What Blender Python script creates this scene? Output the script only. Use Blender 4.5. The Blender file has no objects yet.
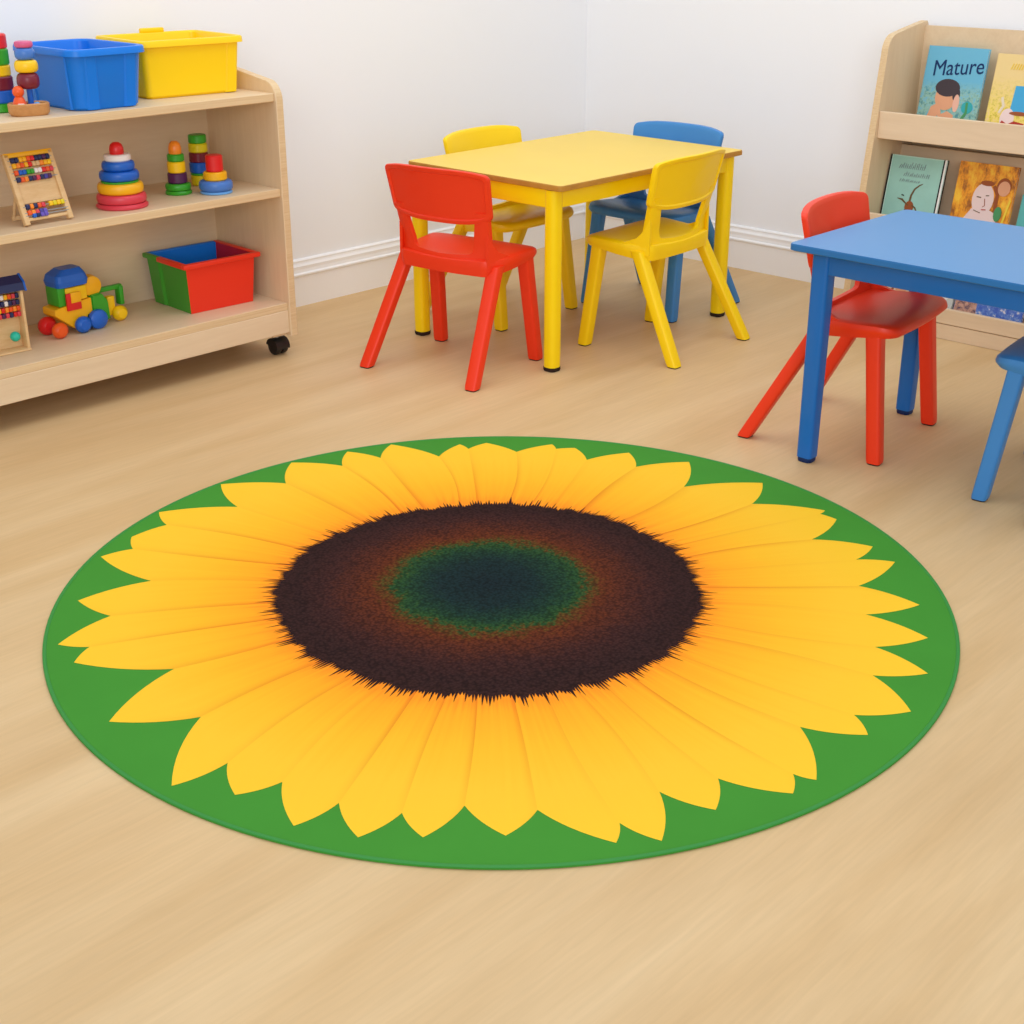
import bpy, bmesh, math, random
from mathutils import Vector, Matrix
random.seed(7)
PI = math.pi
SC = bpy.context.scene
COL = SC.collection

# ------------------------------------------------------------------ helpers
def lin(c):
    out = []
    for v in c[:3]:
        v = v / 255.0
        out.append(v / 12.92 if v <= 0.04045 else ((v + 0.055) / 1.055) ** 2.4)
    return (out[0], out[1], out[2], 1.0)

def plain(name, rgb, rough=0.4, spec=0.5, bump=0.0, bscale=200, var=0.0, vscale=6):
    m = bpy.data.materials.new(name); m.use_nodes = True
    nt = m.node_tree; b = nt.nodes['Principled BSDF']
    b.inputs['Base Color'].default_value = lin(rgb)
    b.inputs['Roughness'].default_value = rough
    b.inputs['Specular IOR Level'].default_value = spec
    tc = nt.nodes.new('ShaderNodeTexCoord')
    if var:
        n = nt.nodes.new('ShaderNodeTexNoise'); n.inputs['Scale'].default_value = vscale
        n.inputs['Detail'].default_value = 3
        nt.links.new(tc.outputs['Object'], n.inputs['Vector'])
        r = nt.nodes.new('ShaderNodeValToRGB')
        c = lin(rgb)
        r.color_ramp.elements[0].position = .35; r.color_ramp.elements[1].position = .65
        r.color_ramp.elements[0].color = tuple(x * (1 - var) for x in c[:3]) + (1,)
        r.color_ramp.elements[1].color = tuple(min(1, x * (1 + var)) for x in c[:3]) + (1,)
        nt.links.new(n.outputs['Fac'], r.inputs['Fac'])
        nt.links.new(r.outputs['Color'], b.inputs['Base Color'])
    if bump:
        n2 = nt.nodes.new('ShaderNodeTexNoise'); n2.inputs['Scale'].default_value = bscale
        nt.links.new(tc.outputs['Object'], n2.inputs['Vector'])
        bp = nt.nodes.new('ShaderNodeBump'); bp.inputs['Strength'].default_value = bump
        bp.inputs['Distance'].default_value = .002
        nt.links.new(n2.outputs['Fac'], bp.inputs['Height'])
        nt.links.new(bp.outputs['Normal'], b.inputs['Normal'])
    return m

def wood(name, light, dark, scale=(1.5, 30, 30), rough=0.5, fine=.35):
    m = bpy.data.materials.new(name); m.use_nodes = True
    nt = m.node_tree; b = nt.nodes['Principled BSDF']
    b.inputs['Roughness'].default_value = rough
    b.inputs['Specular IOR Level'].default_value = .35
    tc = nt.nodes.new('ShaderNodeTexCoord')
    mp = nt.nodes.new('ShaderNodeMapping'); mp.inputs['Scale'].default_value = scale
    nt.links.new(tc.outputs['Object'], mp.inputs['Vector'])
    n = nt.nodes.new('ShaderNodeTexNoise'); n.inputs['Scale'].default_value = 1.0
    n.inputs['Detail'].default_value = 6; n.inputs['Roughness'].default_value = .6
    n.inputs['Distortion'].default_value = .6
    nt.links.new(mp.outputs['Vector'], n.inputs['Vector'])
    n2 = nt.nodes.new('ShaderNodeTexNoise'); n2.inputs['Scale'].default_value = 6.0
    n2.inputs['Detail'].default_value = 4
    nt.links.new(mp.outputs['Vector'], n2.inputs['Vector'])
    mx = nt.nodes.new('ShaderNodeMix'); mx.data_type = 'FLOAT'; mx.inputs[0].default_value = fine
    nt.links.new(n.outputs['Fac'], mx.inputs[2]); nt.links.new(n2.outputs['Fac'], mx.inputs[3])
    r = nt.nodes.new('ShaderNodeValToRGB')
    r.color_ramp.elements[0].position = .3; r.color_ramp.elements[1].position = .7
    r.color_ramp.elements[0].color = lin(dark); r.color_ramp.elements[1].color = lin(light)
    nt.links.new(mx.outputs[0], r.inputs['Fac'])
    nt.links.new(r.outputs['Color'], b.inputs['Base Color'])
    return m

def tag(o, label=None, cat=None, group=None, kind=None):
    if label: o['label'] = label
    if cat: o['category'] = cat
    if group: o['group'] = group
    if kind: o['kind'] = kind
    return o

def empty(name, loc=(0, 0, 0), rz=0.0, label=None, cat=None, group=None):
    o = bpy.data.objects.new(name, None); COL.objects.link(o)
    o.empty_display_size = .05
    o.location = loc; o.rotation_euler = (0, 0, rz)
    return tag(o, label, cat, group)

def obj(name, bm, mats, parent=None, smooth=True, angle=35):
    bmesh.ops.recalc_face_normals(bm, faces=bm.faces[:])
    me = bpy.data.meshes.new(name); bm.to_mesh(me); bm.free()
    if not isinstance(mats, (list, tuple)): mats = [mats]
    for m in mats: me.materials.append(m)
    o = bpy.data.objects.new(name, me); COL.objects.link(o)
    if smooth:
        for p in me.polygons: p.use_smooth = True
        try: me.set_sharp_from_angle(angle=math.radians(angle))
        except Exception: pass
    if parent: o.parent = parent
    return o

def copy_tree(o, parent=None):
    c = o.copy(); COL.objects.link(c); c.parent = parent
    for ch in list(o.children): copy_tree(ch, c)
    return c

def box(bm, x0, x1, y0, y1, z0, z1, bev=0.0, seg=2, mi=0, mat=None):
    M = Matrix.Translation(((x0 + x1) / 2, (y0 + y1) / 2, (z0 + z1) / 2)) @ Matrix.Diagonal((x1 - x0, y1 - y0, z1 - z0, 1))
    if mat: M = mat @ M
    g = bmesh.ops.create_cube(bm, size=1, matrix=M)
    vs = g['verts']; fs = set(f for v in vs for f in v.link_faces)
    for f in fs: f.material_index = mi
    if bev:
        es = list(set(e for v in vs for e in v.link_edges))
        bmesh.ops.bevel(bm, geom=es, offset=bev, segments=seg, profile=.5, affect='EDGES', material=-1)
    return bm

def rings(bm, rr, closed=True, cap0=True, cap1=True, mi=0, loop=False):
    """skin a list of rings (each a list of points)"""
    vr = [[bm.verts.new(p) for p in r] for r in rr]
    n = len(rr[0])
    seq = list(range(len(vr) - 1))
    for i in seq:
        a, b = vr[i], vr[i + 1]
        for j in range(n if closed else n - 1):
            k = (j + 1) % n
            f = bm.faces.new((a[j], a[k], b[k], b[j])); f.material_index = mi
    if loop:
        a, b = vr[-1], vr[0]
        for j in range(n if closed else n - 1):
            k = (j + 1) % n
            f = bm.faces.new((a[j], a[k], b[k], b[j])); f.material_index = mi
    else:
        if cap0: bm.faces.new(vr[0]).material_index = mi
        if cap1: bm.faces.new(vr[-1]).material_index = mi
    return vr

def lathe(bm, prof, n=32, c=(0, 0, 0), mi=0, M=None):
    rr = []
    for r, z in prof:
        ring = []
        for k in range(n):
            a = 2 * PI * k / n
            p = Vector((c[0] + r * math.cos(a), c[1] + r * math.sin(a), c[2] + z))
            ring.append(M @ p if M else p)
        rr.append(ring)
    rings(bm, rr, mi=mi)
    return bm

def torus_prof(r, h, z0, k=.5):
    """rounded ring profile as a solid lathe"""
    q = min(h * .42, r * .6)
    pr = [(r - q, z0)]
    for i in range(1, 10):
        a = -PI / 2 + PI * i / 10
        ca, sa = math.cos(a), math.sin(a)
        pr.append((r - q + q * ca ** .7, z0 + h / 2 + h / 2 * (abs(sa) ** .8) * (1 if sa > 0 else -1)))
    pr.append((r - q, z0 + h))
    return pr

def rod(bm, p0, p1, r, n=10, r1=None, mi=0):
    p0 = Vector(p0); p1 = Vector(p1); d = (p1 - p0).normalized()
    u = d.orthogonal().normalized(); v = d.cross(u)
    r1 = r if r1 is None else r1
    R = []
    for p, rad in ((p0, r), (p1, r1)):
        R.append([p + rad * (math.cos(2 * PI * k / n) * u + math.sin(2 * PI * k / n) * v) for k in range(n)])
    rings(bm, R, mi=mi)
    return bm

def sweep(bm, pts, r, n=8, cyclic=False, mi=0):
    pts = [Vector(p) for p in pts]; R = []
    for i, p in enumerate(pts):
        a = pts[max(0, i - 1)]; b = pts[min(len(pts) - 1, i + 1)]
        d = (b - a).normalized(); u = d.cross(Vector((.13, .21, .97))).normalized(); v = d.cross(u)
        rad = r[i] if isinstance(r, (list, tuple)) else r
        R.append([p + rad * (math.cos(2 * PI * k / n) * u + math.sin(2 * PI * k / n) * v) for k in range(n)])
    rings(bm, R, mi=mi)
    return bm

def rrect(hx, hy, r, n=5, cx=0, cy=0):
    pts = []
    for sx, sy, a0 in ((1, 1, 0), (-1, 1, PI / 2), (-1, -1, PI), (1, -1, 3 * PI / 2)):
        for i in range(n + 1):
            a = a0 + PI / 2 * i / n
            pts.append((cx + sx * (hx - r) + r * math.cos(a), cy + sy * (hy - r) + r * math.sin(a)))
    return pts

NB = bmesh.new

# ------------------------------------------------------------------ materials
M_wall = plain('wall_paint', (247, 247, 248), .85, .2, bump=.05, bscale=300)
M_base = plain('baseboard_gloss', (248, 246, 244), .4, .4)
M_maple = wood('maple_ply', (233, 208, 172), (222, 194, 156), (2, 22, 22))
M_mapleV = wood('maple_ply_upright', (233, 206, 168), (222, 192, 152), (22, 22, 2))
M_edge = wood('ply_edge', (232, 204, 160), (214, 180, 134), (2, 60, 240), fine=.2)
M_red = plain('red_plastic', (240, 56, 18), .42, .4)
M_yel = plain('yellow_plastic', (255, 214, 0), .42, .4)
M_yelleg = plain('yellow_paint', (255, 218, 0), .35, .4)
M_blu = plain('blue_plastic', (62, 134, 200), .42, .4)
M_ytop = plain('yellow_laminate', (243, 206, 86), .45, .35, var=.015, vscale=4)
M_mdf = plain('table_edge_wood', (186, 132, 52), .5, .3, var=.08, vscale=30)
M_btop = plain('blue_laminate', (88, 146, 198), .4, .35)
M_bedge = plain('blue_edge', (32, 108, 172), .4, .4)
M_bleg = plain('blue_paint', (14, 104, 184), .35, .4)
M_rub = plain('dark_rubber', (40, 26, 22), .6, .3)
M_black = plain('black_caster', (28, 26, 26), .4, .5)
M_steel = plain('steel', (150, 150, 150), .3, .6)
M_binb = plain('bin_blue', (0, 120, 222), .38, .4)
M_biny = plain('bin_yellow', (255, 210, 0), .38, .4)
M_binr = plain('bin_red', (236, 52, 26), .38, .4)
M_binrd = plain('bin_deep_red', (196, 20, 24), .38, .4)
M_bing = plain('bin_green', (64, 152, 44), .38, .4)
TOY = {k: plain('toy_' + k, c, .35, .45) for k, c in dict(
    red=(222, 32, 32), rose=(218, 62, 76), pink=(214, 92, 134), white=(238, 228, 222), blue=(24, 96, 194),
    steel=(70, 120, 196), green=(56, 160, 38), yellow=(250, 200, 16), lemon=(226, 206, 20), orange=(248, 140, 34), amber=(246, 180, 20),
    plum=(84, 34, 78), maroon=(120, 28, 44), navy=(34, 40, 86), violet=(104, 84, 184), teal=(38, 190, 160),
    tan=(222, 180, 128), sky=(110, 168, 224), purple=(70, 60, 150), vermil=(236, 88, 26)).items()}
M_toywood = wood('toy_wood', (236, 200, 148), (218, 176, 120), (10, 10, 60))
M_traywood = wood('tray_wood', (206, 150, 92), (186, 126, 70), (30, 30, 60))

# floor : pale beige boards running along X, no visible joints, soft streaks
def floor_mat():
    m = bpy.data.materials.new('beige_wood_floor'); m.use_nodes = True
    nt = m.node_tree; b = nt.nodes['Principled BSDF']; L = nt.links.new
    b.inputs['Roughness'].default_value = .5; b.inputs['Specular IOR Level'].default_value = .3
    tc = nt.nodes.new('ShaderNodeTexCoord')
    def noise(scale, det, dist=0):
        mp = nt.nodes.new('ShaderNodeMapping'); mp.inputs['Scale'].default_value = scale
        L(tc.outputs['Object'], mp.inputs['Vector'])
        n = nt.nodes.new('ShaderNodeTexNoise'); n.inputs['Scale'].default_value = 1
        n.inputs['Detail'].default_value = det; n.inputs['Distortion'].default_value = dist
        L(mp.outputs['Vector'], n.inputs['Vector']); return n.outputs['Fac']
    a = noise((.9, 7.0, 1), 4, .4); c = noise((9, 130, 1), 4, .3); d = noise((1.6, 2.2, 1), 2)
    r1 = nt.nodes.new('ShaderNodeValToRGB')
    r1.color_ramp.elements[0].position = .35; r1.color_ramp.elements[1].position = .68
    r1.color_ramp.elements[0].color = lin((210, 173, 122)); r1.color_ramp.elements[1].color = lin((222, 189, 141))
    L(a, r1.inputs['Fac'])
    def mul(src, fac, lo, hi, p0, p1):
        r = nt.nodes.new('ShaderNodeMapRange'); r.inputs['From Min'].default_value = p0; r.inputs['From Max'].default_value = p1
        r.inputs['To Min'].default_value = lo; r.inputs['To Max'].default_value = hi; L(fac, r.inputs['Value'])
        mx = nt.nodes.new('ShaderNodeVectorMath'); mx.operation = 'SCALE'
        L(src, mx.inputs[0]); L(r.outputs[0], mx.inputs['Scale']); return mx.outputs[0]
    s = mul(r1.outputs['Color'], c, .96, 1.035, .3, .7)
    s = mul(s, d, .965, 1.03, .3, .7)
    L(s, b.inputs['Base Color'])
    return m
M_floor = floor_mat()

# ------------------------------------------------------------------ the room
WX, WY = 4.207, 3.59
bm = NB(); box(bm, -3.0, WX + .12, -3.6, WY + .12, -.08, 0); tag(obj('floor', bm, M_floor, smooth=False), kind='structure')
bm = NB(); box(bm, -3.0, WX + .12, WY, WY + .12, 0, 2.6); tag(obj('wall_left', bm, M_wall, smooth=False), kind='structure')
bm = NB(); box(bm, WX, WX + .12, -3.6, WY, 0, 2.6); tag(obj('wall_right', bm, M_wall, smooth=False), kind='structure')
prof = [(0, 0), (.018, 0), (.018, .098), (.0225, .101), (.0225, .106), (.016, .110), (.0145, .120), (.0155, .130), (.011, .137), (.0095, .142), (.010, .147), (.006, .151), (0, .152)]
def skirting(name, wall):
    bm = NB(); R = []
    for e in (0, 1):
        ring = []
        for d, z in prof:
            if wall == 'L': p = (-3.0 if e == 0 else WX - d, WY - d, z)
            else: p = (WX - d, -3.6 if e == 0 else WY - d, z)
            ring.append(p)
        R.append(ring)
    rings(bm, R); tag(obj(name, bm, M_base, smooth=False), kind='structure')
skirting('baseboard_left', 'L'); skirting('baseboard_right', 'R')

# ------------------------------------------------------------------ sunflower rug
RC = Vector((1.714, 1.648)); RR = .842
CAMF, CAMP, CAMW, CAMZ = 1386.0, math.radians(23.5), .813, 1.2
def fl(px, py):
    """measured point of the printed design -> metres on the rug"""
    a = (px - 512) / CAMF; b = -(py - 512) / CAMF
    x = a; y = math.cos(CAMP) + b * math.sin(CAMP); z = -math.sin(CAMP) + b * math.cos(CAMP)
    t = -(CAMZ - .004) / z
    return Vector(((math.cos(CAMW) * x + math.sin(CAMW) * y) * t, (-math.sin(CAMW) * x + math.cos(CAMW) * y) * t))
# (notch, tip) pairs of the printed petals, clockwise
PET = [((110.6, 616), (77.9, 600.7)), ((151, 581), (100.8, 556.7)), ((133, 549), (131.6, 537)), ((166.7, 525), (153.5, 511)),
 ((237.5, 507), (214.6, 482)), ((286, 483.5), (287, 460)), ((342.5, 466), (347.4, 451.7)), ((380.6, 458), (391, 444.4)),
 ((439, 456.6), (459.7, 444.4)), ((468.5, 449), (486.5, 443)), ((516.5, 452), (552, 444.4)), ((556, 449), (575, 448)),
 ((586.7, 460), (629, 452.8)), ((636, 467), (689, 462)), ((683.8, 487), (762.5, 483)), ((752, 504), (825, 510.5)),
 ((820, 514), (836.6, 519.4)), ((811.8, 539.5), (872.7, 546.6)), ((856, 559.7), (895, 562)), ((858.6, 586), (919.6, 605)),
 ((865.7, 614.6), (928, 638)), ((875, 647), (928, 673.6)), ((872.7, 675.5), (911, 711.6)), ((854, 715), (868, 735)),
 ((800, 727), (816.4, 780)), ((793, 774), (793, 793.6)), ((718, 778.6), (715.7, 810)), ((659.4, 791.8), (661.7, 841)),
 ((619.5, 823), (616, 843)), ((537.5, 810), (505.6, 835.8)), ((464.6, 805.7), (423, 837.5)), ((402, 813), (358, 837.5)),
 ((339, 803), (293.7, 826)), ((282.4, 782), (235, 795)), ((227.7, 763), (171.6, 786)), ((200.9, 717), (109, 721.8)),
 ((174, 669), (74, 662.7)), ((89.6, 647), (57.8, 644.6))]
DC = Vector((1.705, 1.673)); DR = .410

def print_mats():
    out = []
    # green cloth
    out.append(plain('rug_green', (66, 142, 46), .8, .15, var=.03, vscale=5, bump=.1, bscale=900))
    # petals: UV u across the petal, v from the eye to the tip
    m = bpy.data.materials.new('rug_petals'); m.use_nodes = True; nt = m.node_tree; L = nt.links.new
    b = nt.nodes['Principled BSDF']; b.inputs['Roughness'].default_value = .75; b.inputs['Specular IOR Level'].default_value = .15
    uv = nt.nodes.new('ShaderNodeUVMap'); sp = nt.nodes.new('ShaderNodeSeparateXYZ'); L(uv.outputs[0], sp.inputs[0])
    r = nt.nodes.new('ShaderNodeValToRGB'); e = r.color_ramp.elements
    e[0].position = 0; e[0].color = lin((250, 142, 24)); e[1].position = 1; e[1].color = lin((252, 198, 44))
    k = e.new(.12); k.color = lin((254, 166, 26)); k = e.new(.4); k.color = lin((250, 184, 34)); k = e.new(.7); k.color = lin((252, 194, 44))
    # streaks along the petal
    mp = nt.nodes.new('ShaderNodeMapping'); mp.inputs['Scale'].default_value = (9, 1.2, 1); L(uv.outputs[0], mp.inputs['Vector'])
    n = nt.nodes.new('ShaderNodeTexNoise'); n.inputs['Scale'].default_value = 1; n.inputs['Detail'].default_value = 3; L(mp.outputs[0], n.inputs['Vector'])
    ad = nt.nodes.new('ShaderNodeMath'); ad.operation = 'MULTIPLY_ADD'; ad.inputs[1].default_value = .30; L(n.outputs['Fac'], ad.inputs[0])
    sb = nt.nodes.new('ShaderNodeMath'); sb.operation = 'SUBTRACT'; sb.inputs[1].default_value = .15; L(sp.outputs['Y'], sb.inputs[0])
    L(sb.outputs[0], ad.inputs[2]); L(ad.outputs[0], r.inputs['Fac'])
    # printed crease along one border, stronger toward the eye
    fr = nt.nodes.new('ShaderNodeMath'); fr.operation = 'FRACT'; L(sp.outputs['X'], fr.inputs[0])
    ed = nt.nodes.new('ShaderNodeMapRange'); ed.inputs['From Min'].default_value = 0.0; ed.inputs['From Max'].default_value = .22
    ed.inputs['To Min'].default_value = 1; ed.inputs['To Max'].default_value = 0; L(fr.outputs[0], ed.inputs['Value'])
    pw = nt.nodes.new('ShaderNodeMath'); pw.operation = 'POWER'; pw.inputs[1].default_value = 2.2; L(ed.outputs[0], pw.inputs[0])
    vv = nt.nodes.new('ShaderNodeMapRange'); vv.inputs['From Min'].default_value = 0; vv.inputs['From Max'].default_value = .95
    vv.inputs['To Min'].default_value = .85; vv.inputs['To Max'].default_value = 0.05; L(sp.outputs['Y'], vv.inputs['Value'])
    fl_ = nt.nodes.new('ShaderNodeMath'); fl_.operation = 'FLOOR'; L(sp.outputs['X'], fl_.inputs[0])
    wn = nt.nodes.new('ShaderNodeTexWhiteNoise'); wn.noise_dimensions = '1D'; L(fl_.outputs[0], wn.inputs['W'])
    wr = nt.nodes.new('ShaderNodeMapRange'); wr.inputs['To Min'].default_value = .25; wr.inputs['To Max'].default_value = 1.25; L(wn.outputs['Value'], wr.inputs['Value'])
    ml0 = nt.nodes.new('ShaderNodeMath'); ml0.operation = 'MULTIPLY'; L(pw.outputs[0], ml0.inputs[0]); L(vv.outputs[0], ml0.inputs[1])
    ml = nt.nodes.new('ShaderNodeMath'); ml.operation = 'MULTIPLY'; ml.use_clamp = True; L(ml0.outputs[0], ml.inputs[0]); L(wr.outputs[0], ml.inputs[1])
    mx = nt.nodes.new('ShaderNodeMix'); mx.data_type = 'RGBA'; L(ml.outputs[0], mx.inputs[0]); L(r.outputs[0], mx.inputs[6])
    mx.inputs[7].default_value = lin((216, 100, 8))
    L(mx.outputs[2], b.inputs['Base Color']); out.append(m)
    # seed disc
    m = bpy.data.materials.new('rug_seed_disc'); m.use_nodes = True; nt = m.node_tree; L = nt.links.new
    b = nt.nodes['Principled BSDF']; b.inputs['Roughness'].default_value = .85; b.inputs['Specular IOR Level'].default_value = .1
    tc = nt.nodes.new('ShaderNodeTexCoord')
    mp = nt.nodes.new('ShaderNodeMapping'); mp.vector_type = 'POINT'
    L(tc.outputs['Object'], mp.inputs['Vector'])
    mp.inputs['Location'].default_value = (-(1.714 - RC.x), -(1.684 - RC.y), 0)
    ln = nt.nodes.new('ShaderNodeVectorMath'); ln.operation = 'LENGTH'
    fz = nt.nodes.new('ShaderNodeVectorMath'); fz.operation = 'MULTIPLY'; fz.inputs[1].default_value = (.95, .95, 0)
    L(mp.outputs[0], fz.inputs[0]); L(fz.outputs[0], ln.inputs[0])
    n = nt.nodes.new('ShaderNodeTexNoise'); n.inputs['Scale'].default_value = 130; n.inputs['Detail'].default_value = 2; L(tc.outputs['Object'], n.inputs['Vector'])
    n3 = nt.nodes.new('ShaderNodeTexNoise'); n3.inputs['Scale'].default_value = 14; n3.inputs['Detail'].default_value = 2; L(tc.outputs['Object'], n3.inputs['Vector'])
    a1 = nt.nodes.new('ShaderNodeMath'); a1.operation = 'MULTIPLY_ADD'; a1.inputs[1].default_value = .075; L(n.outputs['Fac'], a1.inputs[0]); L(ln.outputs['Value'], a1.inputs[2])
    a2 = nt.nodes.new('ShaderNodeMath'); a2.operation = 'MULTIPLY_ADD'; a2.inputs[1].default_value = .05; L(n3.outputs['Fac'], a2.inputs[0]); L(a1.outputs[0], a2.inputs[2])
    mr = nt.nodes.new('ShaderNodeMapRange'); mr.inputs['From Min'].default_value = .0625; mr.inputs['From Max'].default_value = .0625 + DR; L(a2.outputs[0], mr.inputs['Value'])
    r = nt.nodes.new('ShaderNodeValToRGB'); e = r.color_ramp.elements
    e[0].position = 0; e[0].color = lin((18, 34, 38)); e[1].position = 1; e[1].color = lin((54, 30, 26))
    for p, c in ((.22, (20, 42, 42)), (.34, (28, 58, 40)), (.42, (40, 74, 34)), (.46, (88, 62, 22)), (.51, (98, 44, 20)), (.60, (82, 38, 24)), (.72, (62, 32, 28)), (.85, (50, 28, 26))):
        k = e.new(p); k.color = lin(c)
    L(mr.outputs[0], r.inputs['Fac'])
    # grain
    n4 = nt.nodes.new('ShaderNodeTexVoronoi'); n4.inputs['Scale'].default_value = 170; L(tc.outputs['Object'], n4.inputs['Vector'])
    g = nt.nodes.new('ShaderNodeMapRange'); g.inputs['From Min'].default_value = 0; g.inputs['From Max'].default_value = .8
    g.inputs['To Min'].default_value = 1.45; g.inputs['To Max'].default_value = .5; L(n4.outputs['Distance'], g.inputs['Value'])
    sc = nt.nodes.new('ShaderNodeVectorMath'); sc.operation = 'SCALE'; L(r.outputs[0], sc.inputs[0]); L(g.outputs[0], sc.inputs['Scale'])
    L(sc.outputs[0], b.inputs['Base Color']); out.append(m)
    return out

def build_rug():
    root = empty('round_rug', (RC.x, RC.y, 0), 0, 'large round green rug printed with a yellow sunflower on the floor', 'rug')
    mats = print_mats()
    bm = NB(); uvl = bm.loops.layers.uv.new('UVMap')
    # green pad
    N = 180; R = []
    for r, z in ((RR - .003, 0.0), (RR, .001), (RR, .003), (RR - .002, .004)):
        R.append([(r * math.cos(2 * PI * k / N), r * math.sin(2 * PI * k / N), z) for k in range(N)])
    rings(bm, R, mi=0)
    # petals: each its own grid, in print layers a hair apart
    dc = DC - RC
    n = len(PET)
    notch = [fl(*p[0]) - RC for p in PET]; tips = [fl(*p[1]) - RC for p in PET]
    tips = [t_ * min(1, (RR - .010) / t_.length) for t_ in tips]
    # orange ground under the petals
    def inner(P):
        d = (P - dc); return dc + d.normalized() * (DR * .93)
    bend = []
    for P_ in notch:
        d_ = (P_ - dc).normalized(); bend.append(Vector((-d_.y, d_.x)) * random.uniform(-.014, .014))
    for i in range(n):
        a, t, b_ = notch[i], tips[i], notch[(i + 1) % n]
        ia, ib = inner(a), inner(b_)
        axis = (t - (ia + ib) / 2); 
        zt = .0043
        L1 = []; L2 = []
        K = 16; K2 = 8
        for k in range(K):
            q = k / K; w_ = math.sin(PI * q)
            L1.append(ia.lerp(a, q) + bend[i] * w_); L2.append(ib.lerp(b_, q) + bend[(i + 1) % n] * w_)
        def side(P, T, other):
            # rounded shoulder: start along the direction of the boundary, end at the tip
            base = inner(P); d = (P - base).normalized()
            ln = (T - P).length
            ax = (T - (ia + ib) / 2).normalized()
            outw = (P - (a + b_) / 2); outw = outw - ax * outw.dot(ax)
            outw = outw.normalized() if outw.length > 1e-5 else Vector((0, 0))
            c = (P + T) / 2 + outw * ln * .11 + ax * ln * .05
            return [(1 - s) ** 2 * P + 2 * s * (1 - s) * c + s * s * T for s in [j / K2 for j in range(K2 + 1)]]
        L1 += side(a, t, b_); L2 += side(b_, t, a)
        U = 8; grid = []
        tot = len(L1) - 1
        for j in range(tot + 1):
            row = []
            for u in range(U + 1):
                p = L1[j].lerp(L2[j], u / U)
                row.append(bm.verts.new((p.x, p.y, zt)))
            grid.append(row)
        lmax = (t - dc).length
        for j in range(tot):
            for u in range(U):
                vs = (grid[j][u], grid[j][u + 1], grid[j + 1][u + 1], grid[j + 1][u])
                f = bm.faces.new(vs); f.material_index = 1
                for lp, (uu, jj) in zip(f.loops, ((u, j), (u + 1, j), (u + 1, j + 1), (u, j + 1))):
                    co = lp.vert.co; rad = ((Vector((co.x, co.y)) - dc).length - DR) / (RR - DR - .06)
                    lp[uvl].uv = (i + .005 + .99 * uu / U, max(0, rad))
    # seed disc with a ragged fringe
    N = 900; top = []
    for k in range(N):
        a = 2 * PI * k / N
        base = DR + .003 * math.sin(3 * a + 1.0) + .003 * math.sin(11 * a) + .003 * math.sin(37 * a + 2) + .002 * math.sin(61 * a)
        if k % 2 == 0: r = base - .006 - random.random() * .006
        else: r = base + random.random() ** 1.7 * .034
        a2 = a + random.uniform(-.003, .003)
        top.append(bm.verts.new((dc.x + r * math.cos(a2), dc.y + r * math.sin(a2), .0047)))
    cv = bm.verts.new((dc.x, dc.y, .0047))
    for k in range(N):
        f = bm.faces.new((cv, top[k], top[(k + 1) % N])); f.material_index = 2
    surf = obj('rug_surface', bm, mats, root, smooth=False)
    bm = NB(); R = []
    for k in range(160):
        a = 2 * PI * k / 160; ca, sa = math.cos(a), math.sin(a)
        R.append([((RR - .0035 + .0035 * math.cos(t)) * ca, (RR - .0035 + .0035 * math.cos(t)) * sa, .0038 + .0018 * math.sin(t)) for t in [2 * PI * j / 8 for j in range(8)]])
    rings(bm, R, loop=True)
    obj('hem_piping', bm, plain('rug_hem', (52, 138, 56), .6, .3), root)
build_rug()

# ------------------------------------------------------------------ chair
def chair_x(y, z):
    return -.036 - .25 * (z - .31) + 1.0 * y * y

def seat_bm():
    bm = NB()
    pts = []
    # outline, local x forward
    def corner(cx, cy, r, a0, a1, n=7):
        return [(cx + r * math.cos(a0 + (a1 - a0) * i / n), cy + r * math.sin(a0 + (a1 - a0) * i / n)) for i in range(n + 1)]
    rf = .05; rb = .03
    right = []
    right += [(.188 - .006 * q ** 2, .135 * q) for q in (0, .25, .5, .75)]
    right += corner(.183 - rf, .184 - rf, rf, 0, PI / 2)[1:]
    right += [(.06, .180), (-.0, .168)]
    right += corner(-.052 + rb, .158 - rb, rb, PI / 2, PI)
    right += [(-.058, .06)]
    left = [(x, -y) for x, y in right[1:]][::-1]
    out = right + [(-.060, 0)] + left
    def ztop(x, y):
        d = .327
        d -= .010 * max(0, 1 - (x - .02) ** 2 / .015) * max(0, 1 - y * y / .02)   # dish
        d += .007 * max(0, min(1, (x - .02) / .12)) - .008 * max(0, (x - .12) / .06) ** 2                                 # waterfall front
        return d
    R = []
    for s in (.02, .3, .55, .75, .88, .95, .985):
        R.append([(x * s + .04 * (1 - s), y * s, ztop(x * s + .04 * (1 - s), y * s) - (.004 if s > .98 else 0.001 if s > .94 else 0)) for x, y in out])
    def skirt(x): return .280 + .022 * max(0, min(1, (x + .02) / .16))
    R.append([(x, y, ztop(x, y) - .012) for x, y in out])
    R.append([(x * .995, y * .995, (ztop(x, y) + skirt(x)) / 2 - .004) for x, y in out])
    R.append([(x * .96, y * .965, skirt(x)) for x, y in out])
    R.append([(x * .93, y * .935, skirt(x) + .001) for x, y in out])
    R.append([(x * .92, y * .92, skirt(x) + .012) for x, y in out])
    R.append([(x * .5 + .02, y * .5, .311) for x, y in out])
    rings(bm, R)
    return bm

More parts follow.
